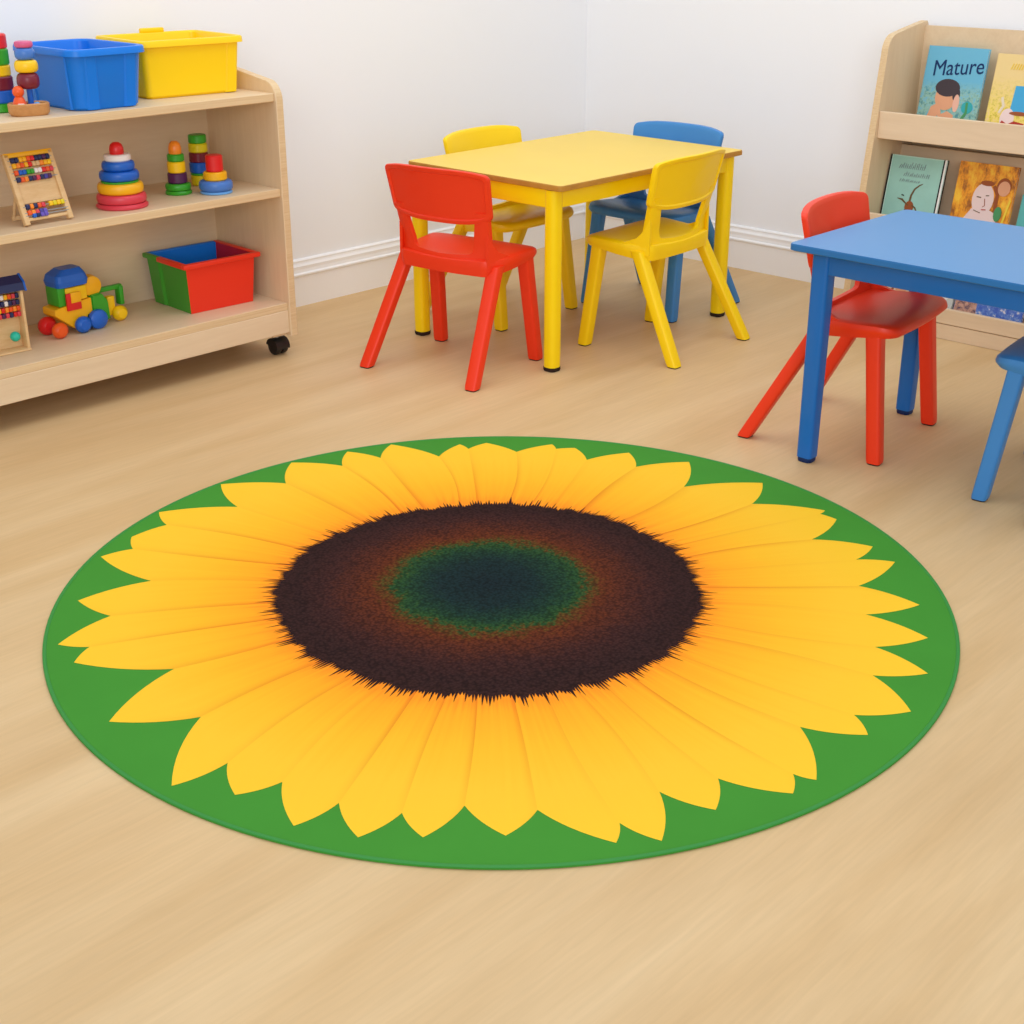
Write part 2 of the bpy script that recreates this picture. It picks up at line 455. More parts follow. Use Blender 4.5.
def back_bm():
    bm = NB()
    zc = .4965
    pts = rrect(.174, .064, .015, 5)          # (y, z-offset)
    # widen resolution along top/bottom
    full = []
    n = len(pts)
    for i in range(n):
        a = pts[i]; b = pts[(i + 1) % n]
        full.append(a)
        dl = math.dist(a, b)
        k = int(dl / .025)
        for q in range(1, k): full.append((a[0] + (b[0] - a[0]) * q / k, a[1] + (b[1] - a[1]) * q / k))
    def P(y, dz, s, off):
        y = y * s; z = dz * (1 - (1 - s) * 1.0)
        arch = (.009 if z > 0 else -.014) * max(0, 1 - (y / .16) ** 4) * min(1, abs(z) / .05)
        taper = 1 - .05 * (.5 - z / .124)
        zz = zc + z + arch
        yy = y * taper
        return (chair_x(yy, zz) + off, yy, zz)
    F = .009
    R = []
    for s, off in ((.02, F - .001), (.5, F - .001), (.8, F), (.95, F), (.99, F - .002), (1.0, F - .006), (1.0, -F + .003), (.99, -F), (.93, -F - .001), (.915, -F + .0005), (.90, -F + .004), (.5, -F + .004), (.02, -F + .004)):
        # keep rim width even: scale rings by absolute inset
        if s >= .9 and s < 1:
            ins = (1 - s) * .14
            R.append([P((abs(y) - ins * (abs(y) / .17) ** .5) * (1 if y > 0 else -1), dz * (1 - ins / .062), 1, off) for y, dz in full])
        else:
            R.append([P(y, dz, s, off) for y, dz in full])
    rings(bm, R)
    return bm

def frame_bm():
    """U shaped support: two posts and the lower cross piece below the slot"""
    bm = NB()
    out = []; inn = []
    K = 8
    for i in range(K + 1):
        q = i / K; z = .455 - .125 * q
        out.append((.158 - .010 * q, z)); inn.append((.122 - .022 * q, .455 - .108 * q))
    for i in range(1, 5):
        a = i / 4 * PI / 2
        out.append((.148 - .030 * math.sin(a), .330 - .045 * math.sin(a))); inn.append((.100 - .020 * (1 - math.cos(a)), .347 - .012 * math.sin(a)))
    M = 6
    y0o, z0o = out[-1]; y0i, z0i = inn[-1]
    for i in range(1, M + 1):
        q = i / M
        out.append((y0o * (1 - q), z0o - .004 * q)); inn.append((y0i * (1 - q), z0i - .005 * math.sin(q * PI / 2)))
    fo = out + [(-y, z) for y, z in out[:-1][::-1]]; fi = inn + [(-y, z) for y, z in inn[:-1][::-1]]
    R = []
    T = .008
    for (yo, zo), (yi, zi) in zip(fo, fi):
        def px(y, z, o): return (chair_x(y, z) + o - max(0, .36 - z) * .22, y, z)
        ym, zm = (yo * .85 + yi * .15), (zo * .85 + zi * .15)
        yn, zn = (yo * .15 + yi * .85), (zo * .15 + zi * .85)
        R.append([px(yo, zo, T), px(yo, zo, -T + .002), px(ym, zm, -T - .001), px(yn, zn, -T + .002), px(yi, zi, -T + .004), px(yi, zi, T)])
    rings(bm, R)
    # side webs flowing from the posts forward on to the seat
    for s in (1, -1):
        W = []
        for x, zt, zb, yy in ((-.044, .400, .296, .151), (-.026, .366, .297, .155), (-.005, .343, .298, .160), (.030, .329, .299, .167), (.065, .323, .302, .172)):
            W.append([(x, s * (yy - .006), zb), (x, s * (yy + .002), zb), (x, s * (yy + .001), zt), (x, s * (yy - .010), zt)])
        rings(bm, W)
    return bm

def leg_bm(fx, sy):
    bm = NB()
    if fx > 0: top = (.126, .158 * sy); bot = (.163, .172 * sy)
    else: top = (-.008, .152 * sy); bot = (-.170, .186 * sy)
    R = []
    for q, w, d in ((0, .0195, .019), (.15, .0190, .0182), (.6, .0185, .0175), (.97, .0182, .0172), (1, .0172, .0162)):
        z = .306 + (.0035 - .306) * q
        cx = top[0] + (bot[0] - top[0]) * q; cy = top[1] + (bot[1] - top[1]) * q
        R.append([(cx + a, cy + b, z) for a, b in rrect(d, w, .0075, 3)])
    rings(bm, R)
    return bm

def glide_bm(fx, sy):
    bm = NB()
    bot = (.163, .172 * sy) if fx > 0 else (-.170, .186 * sy)
    rings(bm, [[(bot[0] + a, bot[1] + b, z) for a, b in rrect(.0145 + e, .0155 + e, .007, 3)] for z, e in ((0, 0), (.0035, .0016))])
    return bm

CH = {}
def make_chair(mat, key):
    if not CH:
        CH['seat'] = seat_bm; CH['backrest'] = back_bm; CH['back_frame'] = frame_bm
    root = empty('childrens_chair')
    obj('seat', seat_bm(), mat, root, angle=40)
    obj('backrest', back_bm(), mat, root, angle=40)
    obj('back_frame', frame_bm(), mat, root, angle=40)
    for fx in (1, -1):
        for sy in (1, -1):
            l = obj('leg', leg_bm(fx, sy), mat, root)
            obj('foot_glide', glide_bm(fx, sy), M_rub, l)
    return root

def put(c, x, y, deg, label, group):
    c.location = (x, y, 0); c.rotation_euler = (0, 0, math.radians(deg))
    tag(c, label, 'chair', group)

G1 = 'childrens chairs around the yellow table'; G2 = 'childrens chairs at the blue table'
red = make_chair(M_red, 'red')
put(red, 2.673, 2.757, 9, 'red plastic childrens chair at the left end of the yellow table', G1)
yel = make_chair(M_yel, 'yel')
put(yel, 3.252, 2.452, 93, 'yellow plastic childrens chair on the near side of the yellow table, back to camera', G1)
yel2 = copy_tree(yel)
put(yel2, 3.180, 3.066, -88, 'yellow plastic childrens chair on the far side of the yellow table by the wall', G1)
blu = make_chair(M_blu, 'blu')
put(blu, 3.612, 2.748, 181, 'blue plastic childrens chair behind the yellow table at its far right end', G1)
red2 = copy_tree(red)
put(red2, 2.952, 1.655, -83, 'red plastic childrens chair tucked under the left end of the blue table', G2)
blu2 = copy_tree(blu)
put(blu2, 2.958, 1.048, 96, 'blue plastic childrens chair cut by the right edge, under the blue table', G2)

# ------------------------------------------------------------------ tables
def table(name, x0, x1, y0, y1, h, th, legs, lr, mats, square, label):
    top_m, edge_m, leg_m, cap_m = mats
    cx, cy = (x0 + x1) / 2, (y0 + y1) / 2
    root = empty(name, (cx, cy, 0), 0, label, 'table')
    bm = NB()
    o = rrect((x1 - x0) / 2, (y1 - y0) / 2, .014, 5)
    def ring(ins, z): return [(x * (1 - ins / .4), y * (1 - ins / .28), z) for x, y in o]
    R = [ring(.004, h - th), ring(0, h - th + .002), ring(0, h - .003), ring(.0012, h)]
    vr = rings(bm, R, mi=1)
    for f in bm.faces:
        if all(abs(v.co.z - h) < 1e-5 for v in f.verts): f.material_index = 0
    obj('tabletop', bm, [top_m, edge_m], root, smooth=False)
    # apron rails between the legs
    lx0, lx1, ly0, ly1 = [v for v in legs]
    lx0 -= cx; lx1 -= cx; ly0 -= cy; ly1 -= cy
    ah = .05; t = .008
    for sy in (ly0, ly1):
        s = (-1 if sy < 0 else 1) * (-1 if square else 1)
        bm = NB(); box(bm, lx0 + lr * .6, lx1 - lr * .6, sy + s * lr * .35 - t, sy + s * lr * .35 + t, h - th - ah, h - th - .0005, .003); obj('apron', bm, leg_m, root)
    for sx in (lx0, lx1):
        s = -1 if sx < 0 else 1
        bm = NB(); box(bm, sx + s * lr * .35 - t, sx + s * lr * .35 + t, ly0 + lr * .6, ly1 - lr * .6, h - th - ah, h - th - .0005, .003); obj('apron', bm, leg_m, root)
    for sx in (lx0, lx1):
        for sy in (ly0, ly1):
            bm = NB()
            if square:
                R = [[(sx + a * k, sy + b * k, z) for a, b in rrect(lr, lr, lr * .45, 4)] for z, k in ((.012, .90), (.2, .94), (h - th - .001, 1.0))]
                rings(bm, R)
            else:
                R = [[(sx + a * k, sy + b * k, z) for a, b in rrect(lr, lr, lr * .75, 5)] for z, k in ((.012, .96), (.05, 1), (h - th - .001, 1.0))]
                rings(bm, R)
            l = obj('leg', bm, leg_m, root)
            bm = NB(); k = .85 if square else .97
            rings(bm, [[(sx + a * e, sy + b * e, z) for a, b in rrect(lr, lr, lr * .6, 4)] for z, e in ((0, k * .9), (.004, k), (.012, k * 1.01))])
            obj('foot_cap', bm, cap_m, l)
    return root
table('childrens_table', 2.790, 3.636, 2.462, 3.066, .525, .016, (2.815, 3.612, 2.508, 3.042), .0215,
      (M_ytop, M_mdf, M_yelleg, M_rub), False, 'rectangular yellow childrens table with yellow legs in the corner of the room')
table('childrens_table', 2.655, 3.180, 1.024, 1.664, .518, .016, (2.708, 3.175, 1.038, 1.600), .0215,
      (M_btop, M_bedge, M_bleg, plain('navy_cap', (10, 40, 90), .5, .3)), True, 'light blue childrens table with blue legs cut by the right edge')

# ------------------------------------------------------------------ toy shelf
SX1 = 2.392; SXO = 2.416; SX0 = 1.10; SY0, SY1 = 3.15, 3.49
Z_TOP, Z_MID, Z_LOW = .742, .485, .160
shelf = empty('toy_shelf', ((SX0 + SXO) / 2, SY0, 0), 0, 'long pale wooden open shelf unit on castors by the left wall', 'shelf')
ox, oy = (SX0 + SXO) / 2, SY0
def sp(bm, name, mat, **k): return obj(name, bm, mat, shelf, **k)
def side_panel(x0, x1):
    bm = NB()
    z0, z1 = .062, .783; y0 = -.004; y1 = SY1 - SY0
    pr = [(y0, z0), (y0, z1 - .06)]
    for i in range(1, 9):
        a = PI - PI / 2 * i / 8
        pr.append((y0 + .05 + .05 * math.cos(a), z1 - .06 + .052 * math.sin(a)))
    pr += [(y1 - .16, z1 + .012), (y1 - .03, z1 + .02), (y1, z1 + .0), (y1, z0)]
    rr = []
    for x, ins in ((x0, .0015), (x0 + .002, 0), (x1 - .002, 0), (x1, .0015)):
        cyc = sum(p[0] for p in pr) / len(pr); czc = .43
        rr.append([(x - ox, y + (ins if y < cyc else -ins), z + (ins if z < czc else -ins)) for y, z in pr])
    rings(bm, rr)
    for f in bm.faces: f.material_index = 1 if abs(f.normal.x) < .5 else 0
    bm.normal_update()
    for f in bm.faces: f.material_index = 1 if abs(f.normal.x) < .5 else 0
    return bm
sp(side_panel(SX1, SXO), 'side_panel', [M_mapleV, M_edge], smooth=False)
sp(side_panel(SX0, SX0 + .03), 'side_panel', [M_mapleV, M_edge], smooth=False)
for zt, th in ((Z_TOP, .022), (Z_MID, .022), (Z_LOW, .022)):
    bm = NB(); box(bm, SX0 + .03 - ox, SX1 - ox, .004, SY1 - SY0 - .012, zt - th, zt, .0015, 1)
    bm.normal_update()
    for f in bm.faces: f.material_index = 1 if f.normal.y < -.5 else 0
    sp(bm, 'shelf_board', [M_maple, M_edge], smooth=False)
bm = NB(); box(bm, SX0 + .03 - ox, SX1 - ox, SY1 - SY0 - .012, SY1 - SY0 - .002, .085, Z_TOP - .0225); sp(bm, 'back_panel', M_maple, smooth=False)
bm = NB(); box(bm, SX0 + .03 - ox, SX1 - ox, .003, .021, .072, Z_LOW - .022, .0015, 1); sp(bm, 'plinth', M_maple, smooth=False)
def caster(x, y):
    c = obj('castor', rod(box(NB(), x - .02, x + .02, y - .02, y + .02, .058, .0615, .001, 1), (x, y, .040), (x, y, .06), .006), M_steel, shelf)
    for s in (-1, 1):
        bm = NB(); Mx = Matrix.Translation((x + .004 + s * .012, y, .0245)) @ Matrix.Rotation(PI / 2, 4, 'Y')
        lathe(bm, [(.004, -.010), (.016, -.010), (.0225, -.008), (.0245, -.004), (.0245, .004), (.0225, .008), (.016, .010), (.004, .010)], 24, M=Mx)
        obj('wheel', bm, M_black, c)
    bm = NB(); Mx = Matrix.Translation((x + .004, y, .0245)) @ Matrix.Rotation(PI / 2, 4, 'Y')
    R = []
    for z in (-.0235, .0235):
        R.append([Mx @ Vector((-.0265 * math.sin(a) , -.0265 * math.cos(a), z)) for a in [-.2 + PI * 1.0 * i / 12 for i in range(13)]])
    rings(bm, R); obj('hood', bm, M_black, c)
    # carrier block under the shelf side
for x, y in ((2.378 - ox, .05), (2.378 - ox, .29), (SX0 + .05 - ox, .05), (SX0 + .05 - ox, .29)): caster(x, y)
bm = NB(); box(bm, 2.345 - ox, SX1 - ox, .021, .33, .0615, Z_LOW - .022, .001, 1); sp(bm, 'castor_block', M_mapleV, smooth=False)
bm = NB(); box(bm, SX0 + .03 - ox, SX0 + .08 - ox, .021, .33, .0615, Z_LOW - .022, .001, 1); sp(bm, 'castor_block', M_mapleV, smooth=False)

# ------------------------------------------------------------------ storage bins
def bin_shell(w, d, h, taper=.90, r=.022, t=.004, notch=True, lipw=.010, liph=.016):
    """outer shell as rings from the inside floor, up, over the rim, down and under"""
    def sect(k, off=0, rr=None):
        hx, hy = w / 2 * k + off, d / 2 * k + off
        rr = (rr or r)
        base = rrect(hx, hy, rr, 6)
        pts = []
        n = len(base)
        for i in range(n):
            a = base[i]; b = base[(i + 1) % n]; pts.append(a)
            if i % 7 == 6:
                for q in (.10, .14, .5, .86, .90): pts.append((a[0] + (b[0] - a[0]) * q, a[1] + (b[1] - a[1]) * q))
        return pts
    def inset(pts, amt):
        # shallow pressed recess beside the corners
        out = []
        for i, (x, y) in enumerate(pts): out.append((x, y))
        return out
    R = []
    R.append([(x, y, t) for x, y in sect(taper * .3)])
    R.append([(x, y, t) for x, y in sect(taper, -t)])
    R.append([(x, y, h - .004) for x, y in sect(.985, -t)])
    R.append([(x, y, h) for x, y in sect(.985, -t + .003)])
    R.append([(x, y, h) for x, y in sect(1, lipw - .002, r + .008)])
    R.append([(x, y, h - .003) for x, y in sect(1, lipw, r + .008)])
    R.append([(x, y, h - liph) for x, y in sect(1, lipw + .001, r + .008)])
    R.append([(x, y, h - liph) for x, y in sect(.985, .001)])
    R.append([(x, y, .006) for x, y in sect(taper, .0)])
    R.append([(x, y, 0) for x, y in sect(taper, -.005)])
    R.append([(x, y, 0) for x, y in sect(taper * .3)])
    bm = NB(); rings(bm, R)
    return bm

def corner_posts(w, d, h, taper, mat, root, pos, liph=.016):
    """pressed vertical pilasters that stand proud of the wall beside the corners"""
    for (axis, s, u) in pos:
        bm = NB(); R = []
        for z, k in ((.002, taper), (h - liph, .985)):
            hx, hy = w / 2 * k, d / 2 * k
            if axis == 'x':
                c = u * hx; y = s * hy
                R.append([(c - .016, y - s * .002, z), (c - .010, y + s * .004, z), (c + .016, y + s * .004, z), (c + .020, y - s * .002, z)])
            else:
                c = u * hy; x = s * hx
                R.append([(x - s * .002, c - .020, z), (x + s * .004, c - .016, z), (x + s * .004, c + .010, z), (x - s * .002, c + .016, z)])
        rings(bm, R); obj('corner_rib', bm, mat, root, smooth=False)

b1 = empty('storage_bin', (1.917, 3.322, Z_TOP + .0005), math.radians(0), 'open blue plastic storage bin on the top of the wooden shelf unit', 'bin', 'plastic bins on top of the shelf')
obj('tub', bin_shell(.202, .285, .146, .90, .032), M_binb, b1)
corner_posts(.202, .285, .146, .90, M_binb, b1, [('x', -1, .56), ('x', -1, -.56), ('y', -1, -.62), ('y', -1, .62)])
b2 = empty('storage_bin', (2.224, 3.378, Z_TOP + .0005), math.radians(-5), 'yellow plastic storage bin on the shelf top right of the blue bin', 'bin', 'plastic bins on top of the shelf')
obj('tub', bin_shell(.292, .245, .146, .93, .016), M_biny, b2)
corner_posts(.292, .245, .146, .93, M_biny, b2, [('x', -1, .8)])
bm = NB(); box(bm, -.020, .052, .118, .132, .144, .158, .004); obj('grip', bm, M_biny, b2)

b3 = empty('storage_bin', (2.236, 3.335, Z_LOW + .0005), math.radians(-3), 'red, green and blue plastic bin on the lowest board of the shelf unit', 'bin')
def bin_panels():
    w, d, h = .228, .200, .142; k = .90
    T = .005
    def wall(axis, s, z0, z1, ins=0):
        bm = NB(); R = []
        for z in (z0, z1):
            q = k + (.985 - k) * z / h; hx, hy = w / 2 * q, d / 2 * q
            if axis == 'y': R.append([(-hx, s * hy, z), (hx, s * hy, z), (hx - T, s * (hy - T), z), (-hx + T, s * (hy - T), z)])
            else: R.append([(s * hx, -hy, z), (s * hx, hy, z), (s * (hx - T), hy - T, z), (s * (hx - T), -hy + T, z)])
        rings(bm, R)
        return bm
    tub = obj('front_wall', wall('y', -1, 0, h - .001), M_binr, b3, smooth=False)
    obj('back_wall', wall('y', 1, 0, h - .001), M_binb, b3, smooth=False)
    obj('end_wall', wall('x', 1, 0, h - .001), M_binrd, b3, smooth=False)['label'] = 'deep red end wall'
    obj('end_wall', wall('x', -1, 0, h - .001), M_bing, b3, smooth=False)['label'] = 'green end wall'
    bm = NB(); box(bm, -w / 2 * k, w / 2 * k, -d / 2 * k, d / 2 * k, 0, .004); obj('base', bm, M_bing, b3, smooth=False)
    # rims
    def rim(name, mat, x0, x1, y0, y1):
        bm = NB(); box(bm, x0, x1, y0, y1, h - .012, h + .002, .0035); obj(name, bm, mat, b3)
    L = .012
    rim('rim', M_binr, -w / 2 - L, w / 2 + L, -d / 2 - L, -d / 2 + .004)
    rim('rim', M_binr, w / 2 - .006, w / 2 + L, -d / 2, d / 2 + L)
    rim('rim', M_binr, -w / 2 - L, -w / 2 + .006, -d / 2, d * .18)
    rim('rim', M_bing, -w / 2 - L, -w / 2 + .004, d * .18, d / 2 + L)
    rim('rim', M_binb, -w / 2 - .002, w / 2 - .006, d / 2 - .004, d / 2 + L)
    bm = NB(); R = []
    for z in (.002, h - .012):
        q = k + (.985 - k) * z / h; hx, hy = w / 2 * q, d / 2 * q
        R.append([(-hx - .006, hy * .45, z), (-hx, hy * .35, z), (-hx, hy + .002, z), (-hx - .006, hy + .002, z)])
    rings(bm, R); obj('corner_rib', bm, M_bing, b3, smooth=False)
bin_panels()

# ------------------------------------------------------------------ stacking toys
def stack(name, loc, parts, label, group=None, peg=None, cat='toy'):
    r = empty(name, loc, 0, label, cat, group)
    z = 0
    for kind, col, rad, h in parts:
        bm = NB()
        if kind == 'ring': lathe(bm, torus_prof(rad, h, z), 36)
        elif kind == 'cyl':
            e = min(.003, h * .2)
            lathe(bm, [(rad - e, z), (rad, z + e), (rad, z + h - e), (rad - e, z + h)], 36)
        elif kind == 'dome':
            lathe(bm, [(rad * .95, z), (rad, z + h * .2), (rad * .97, z + h * .5), (rad * .8, z + h * .8), (rad * .45, z + h * .97), (.001, z + h)], 32)
        elif kind == 'foot':
            lathe(bm, [(rad * .96, z), (rad, z + h * .25), (rad, z + h * .6), (rad * .92, z + h)], 40)
        obj({'ring': 'ring', 'cyl': 'ring', 'dome': 'knob', 'foot': 'base'}[kind], bm, TOY[col], r)
        z += h
    return r
G3 = 'stacking toys on the middle shelf'
stack('stacking_toy', (1.953, 3.255, Z_MID + .0005), [('foot', 'rose', .067, .012), ('ring', 'rose', .064, .024), ('ring', 'amber', .059, .028), ('cyl', 'green', .048, .005), ('ring', 'blue', .051, .025), ('ring', 'blue', .042, .024), ('cyl', 'white', .034, .017), ('dome', 'red', .0185, .030)],
      'wide cone stacking toy with a rose base, blue rings and a red knob', G3)
stack('stacking_toy', (2.158, 3.30, Z_MID + .0005), [('foot', 'green', .036, .010), ('ring', 'green', .035, .019), ('cyl', 'plum', .0265, .028), ('cyl', 'yellow', .0245, .030), ('cyl', 'green', .023, .020), ('dome', 'orange', .0175, .034)],
      'slim stacking toy with a green base, purple ring and orange top', G3)
stack('stacking_toy', (2.276, 3.365, Z_MID + .0005), [('cyl', 'lemon', .026, .029), ('cyl', 'green', .026, .006), ('cyl', 'blue', .028, .029), ('cyl', 'maroon', .0265, .027), ('cyl', 'lemon', .0265, .025), ('cyl', 'green', .025, .023)],
      'tall straight stacking toy with a green top ring, behind the other toys', G3)
stack('stacking_toy', (2.236, 3.235, Z_MID + .0005), [('foot', 'sky', .044, .007), ('ring', 'steel', .046, .028), ('cyl', 'amber', .032, .023), ('cyl', 'red', .0235, .044)],
      'short stacking toy with a blue base, yellow ring and big red knob', G3)
stack('stacking_toy', (1.699, 3.345, Z_TOP + .0005), [('cyl', 'green', .037, .022), ('cyl', 'blue', .038, .030), ('cyl', 'maroon', .038, .032), ('cyl', 'yellow', .036, .026), ('cyl', 'green', .036, .038), ('cyl', 'red', .0355, .034)],
      'stacking tower cut by the left edge on the shelf top, red ring uppermost')

# little wooden tray toy with rings on a peg and an orange figure
t = empty('wooden_peg_toy', (1.716, 3.235, Z_TOP + .0005), math.radians(-15), 'small wooden tray toy with an orange figure and stacked rings beside the blue bin', 'toy')
bm = NB()
o1 = rrect(.048, .030, .028, 6)
rings(bm, [[(x * .9, y * .88, 0) for x, y in o1], [(x, y, .006) for x, y in o1], [(x * 1.02, y * 1.03, .026) for x, y in o1], [(x * .97, y * .96, .029) for x, y in o1], [(x * .86, y * .8, .026) for x, y in o1], [(x * .8, y * .74, .010) for x, y in o1], [(x * .1, y * .1, .009) for x, y in o1]])
obj('tray', bm, M_traywood, t)
bm = NB(); lathe(bm, [(.007, .009), (.007, .075), (.009, .08), (.009, .155), (.004, .158)], 20, (.008, .006, 0)); obj('peg', bm, TOY['blue'], t)
for z, r, h, col in ((.060, .0265, .038, 'maroon'), (.098, .0275, .029, 'yellow'), (.127, .0235, .028, 'steel'), (.155, .0215, .015, 'pink')):
    bm = NB(); lathe(bm, [(p[0] + .008 * 0, p[1]) for p in torus_prof(r, h, z)], 28, (.008, .006, 0)); obj('ring', bm, TOY[col], t)
fg = NB(); lathe(fg, [(.010, .010), (.017, .013), (.016, .03), (.011, .042), (.007, .046)], 20, (-.022, -.008, 0)); fgo = obj('figure', fg, TOY['vermil'], t)
bm = NB(); bmesh.ops.create_uvsphere(bm, u_segments=18, v_segments=12, radius=.014, matrix=Matrix.Translation((-.022, -.008, .056))); obj('head', bm, TOY['vermil'], fgo)
bm = NB(); box(bm, -.030, -.014, -.027, -.020, .018, .030, .002); obj('scarf', bm, TOY['white'], fgo)
bm = NB(); lathe(bm, [(.004, .010), (.010, .012), (.009, .026), (.004, .03)], 16, (.018, -.010, 0)); obj('bead', bm, TOY['sky'], t)

# ------------------------------------------------------------------ bead frames
BCOL = ['navy', 'vermil', 'amber', 'navy', 'red', 'purple', 'teal', 'yellow', 'white', 'green', 'orange', 'rose', 'violet', 'blue']
def bead(root_rod, x, y, z, col, w=.009, h=.011, M=None):
    bm = NB()
    box(bm, x - w / 2, x + w / 2, y - h * .45, y + h * .45, z - h / 2, z + h / 2, min(w, h) * .28, 2, mat=M)
    return obj('bead', bm, TOY[col], root_rod)
ab = empty('bead_frame', (1.7115, 3.200, Z_MID + .0005), math.radians(2), 'leaning wooden bead frame with coloured rows on the middle board', 'toy', 'wooden bead frames on the shelf unit')
TL = Matrix.Rotation(math.radians(-22), 4, 'X')
H = .178; Wd = .060
for s in (-1, 1):
    bm = NB(); box(bm, s * Wd - .007, s * Wd + .007, -.007, .007, .003, H, .002, 2, mat=TL); obj('post', bm, M_toywood, ab)
bm = NB(); box(bm, -Wd, Wd, .0, .005, .055, .155, mat=TL); obj('back_board', bm, M_toywood, ab)
bm = NB(); box(bm, -Wd - .006, Wd + .006, -.007, .007, H - .010, H + .002, .002, 2, mat=TL); obj('top_rail', bm, TOY['amber'], ab)
bm = NB(); box(bm, -Wd - .0, Wd + .0, -.005, .005, .012, .020, .002, 2, mat=TL); obj('bottom_rail', bm, M_toywood, ab)
# rear strut
bm = NB(); box(bm, -.05, .05, .085, .092, .0, .012, .002, 2); obj('strut', bm, M_toywood, ab)
for s in (-1, 1):
    bm = NB(); rod(bm, (s * .045, .088, .008), (s * .045, .050, .105), .004); obj('strut', bm, M_toywood, ab)
rows = [(.161, ['navy', 'navy', 'amber', 'amber', 'vermil', 'red', 'navy', 'navy', 'plum', 'navy']),
        (.147, ['amber', 'orange', 'vermil', 'amber', 'red', 'tan', 'tan', 'orange', 'amber', 'yellow']),
        (.130, ['vermil', 'blue', 'blue', 'green', 'green', 'white', 'white', 'red', 'vermil', 'rose']),
        (.113, ['navy', 'vermil', 'orange', 'navy', 'plum', 'rose', 'navy', 'purple', 'plum', None]),
        (.046, ['navy', 'orange', 'navy', 'vermil', 'rose', None, 'yellow', 'lemon', 'yellow', 'lemon']),
        (.031, ['vermil', 'orange', 'rose', 'purple', 'violet', None, None, None, None, None]),
        (.024, [None, 'blue', 'navy', 'violet', 'violet', None, None, None, None, None])]
for z, cols in rows:
    bm = NB(); rod(bm, TL @ Vector((-Wd, -.006, z)), TL @ Vector((Wd, -.006, z)), .0015, 6); rd = obj('rod', bm, M_steel, ab)
    for i, c in enumerate(cols):
        if c: bead(rd, -Wd + .0125 + i * .0106, -.006, z, c, .0105, .0125, TL)
ab2 = empty('bead_frame', (1.615, 3.285, Z_LOW + .0005), math.radians(-4), 'wooden bead frame with a navy roof on the lowest board, cut by left edge', 'toy', 'wooden bead frames on the shelf unit')
bm = NB(); box(bm, .026, .034, -.020, .030, 0, .158, .002, 2); obj('side_board', bm, M_toywood, ab2)
bm = NB(); box(bm, -.075, -.067, -.020, .030, 0, .158, .002, 2); obj('side_board', bm, M_toywood, ab2)
bm = NB(); box(bm, -.067, .026, .012, .018, 0.004, .158); obj('back_board', bm, M_toywood, ab2)
bm = NB(); box(bm, -.072, .034, -.026, .036, 0, .006, .002, 2); obj('base_board', bm, M_toywood, ab2)
bm = NB(); rings(bm, [[(x, y, z) for y, z in ((-.028, .158), (.036, .158), (.028, .176), (.004, .192), (-.020, .176))] for x in (-.085, .036)]); obj('roof', bm, TOY['navy'], ab2, smooth=False)
bm = NB(); rings(bm, [[(x, y, z) for y, z in ((-.029, .156), (.037, .156), (.029, .178), (.004, .195), (-.021, .178))] for x in (.036, .041)]); obj('gable', bm, TOY['blue'], ab2, smooth=False)
for z, cols in ((.143, ['amber', 'vermil', 'yellow', 'red', 'white', 'amber', 'vermil', 'rose', 'navy']), (.126, ['white', 'navy', 'navy', 'purple', 'navy', 'white', 'navy', 'plum', 'navy']), (.110, ['orange', 'vermil', 'orange', 'amber', 'red', 'orange', 'vermil', 'orange', 'vermil']), (.095, ['rose', 'red', 'navy', 'rose', 'plum', 'rose', 'navy', 'red', 'rose'])):
    bm = NB(); rod(bm, (-.068, -.006, z), (.027, -.006, z), .0015, 6); rd = obj('rod', bm, M_steel, ab2)
    for i, c in enumerate(cols): bead(rd, -.060 + i * .0101, -.006, z, c, .0095, .013)
bm = NB(); bmesh.ops.create_uvsphere(bm, u_segments=18, v_segments=12, radius=.013, matrix=Matrix.Translation((.000, -.013, .040))); obj('bead', bm, TOY['teal'], ab2)

# ------------------------------------------------------------------ toy truck
tr = empty('toy_truck', (1.850, 3.347, Z_LOW + .0005), math.radians(3), 'chunky multicoloured wooden block truck on the lowest board of the shelf unit', 'toy')
tr.scale = (1.16, 1.1, 1.1)
def tb(name, mat, x0, x1, y0, y1, z0, z1, bev=.003, parent=None):
    bm = NB(); box(bm, x0, x1, y0, y1, z0, z1, bev); return obj(name, bm, TOY[mat], parent or tr)
ch = NB(); R = []
for y in (-.028, .028):
    R.append([(-.085, y, .066), (-.085, y, .050), (-.040, y, .012), (-.010, y, .012), (-.004, y, .040), (.012, y, .044), (.012, y, .078), (-.030, y, .074)])
rings(ch, R); bmesh.ops.bevel(ch, geom=ch.edges[:], offset=.002, segments=1, affect='EDGES'); obj('chassis', ch, TOY['amber'], tr, smooth=False)
tb('cab', 'yellow', -.052, .004, -.026, .026, .078, .112)
tb('cab_rear', 'green', -.072, -.052, -.026, .026, .070, .116)
wf = tb('window_frame', 'red', -.055, -.018, -.033, -.027, .058, .100, .001)
tb('window_pane', 'amber', -.044, -.018, -.0345, -.031, .076, .101, .001, wf)
bm = NB(); o1 = rrect(.040, .034, .014, 4)
rings(bm, [[(x - .032, y, .116) for x, y in o1], [(x * 1.06 - .032, y * 1.05, .128) for x, y in o1], [(x * .96 - .032, y * .9, .143) for x, y in o1], [(x * .62 - .026, y * .6, .156) for x, y in o1]])
obj('roof', bm, TOY['blue'], tr, smooth=False)
bm = NB(); lathe(bm, [(.008, -.022), (.024, -.018), (.027, 0), (.024, .018), (.008, .022)], 20, M=Matrix.Translation((.024, 0, .102)) @ Matrix.Rotation(PI / 2, 4, 'X')); obj('barrel', bm, TOY['amber'], tr)
bm = NB(); rod(bm, (.018, 0, .07), (.018, 0, .09), .008); obj('barrel_stem', bm, TOY['orange'], tr)
hood = NB(); R = []
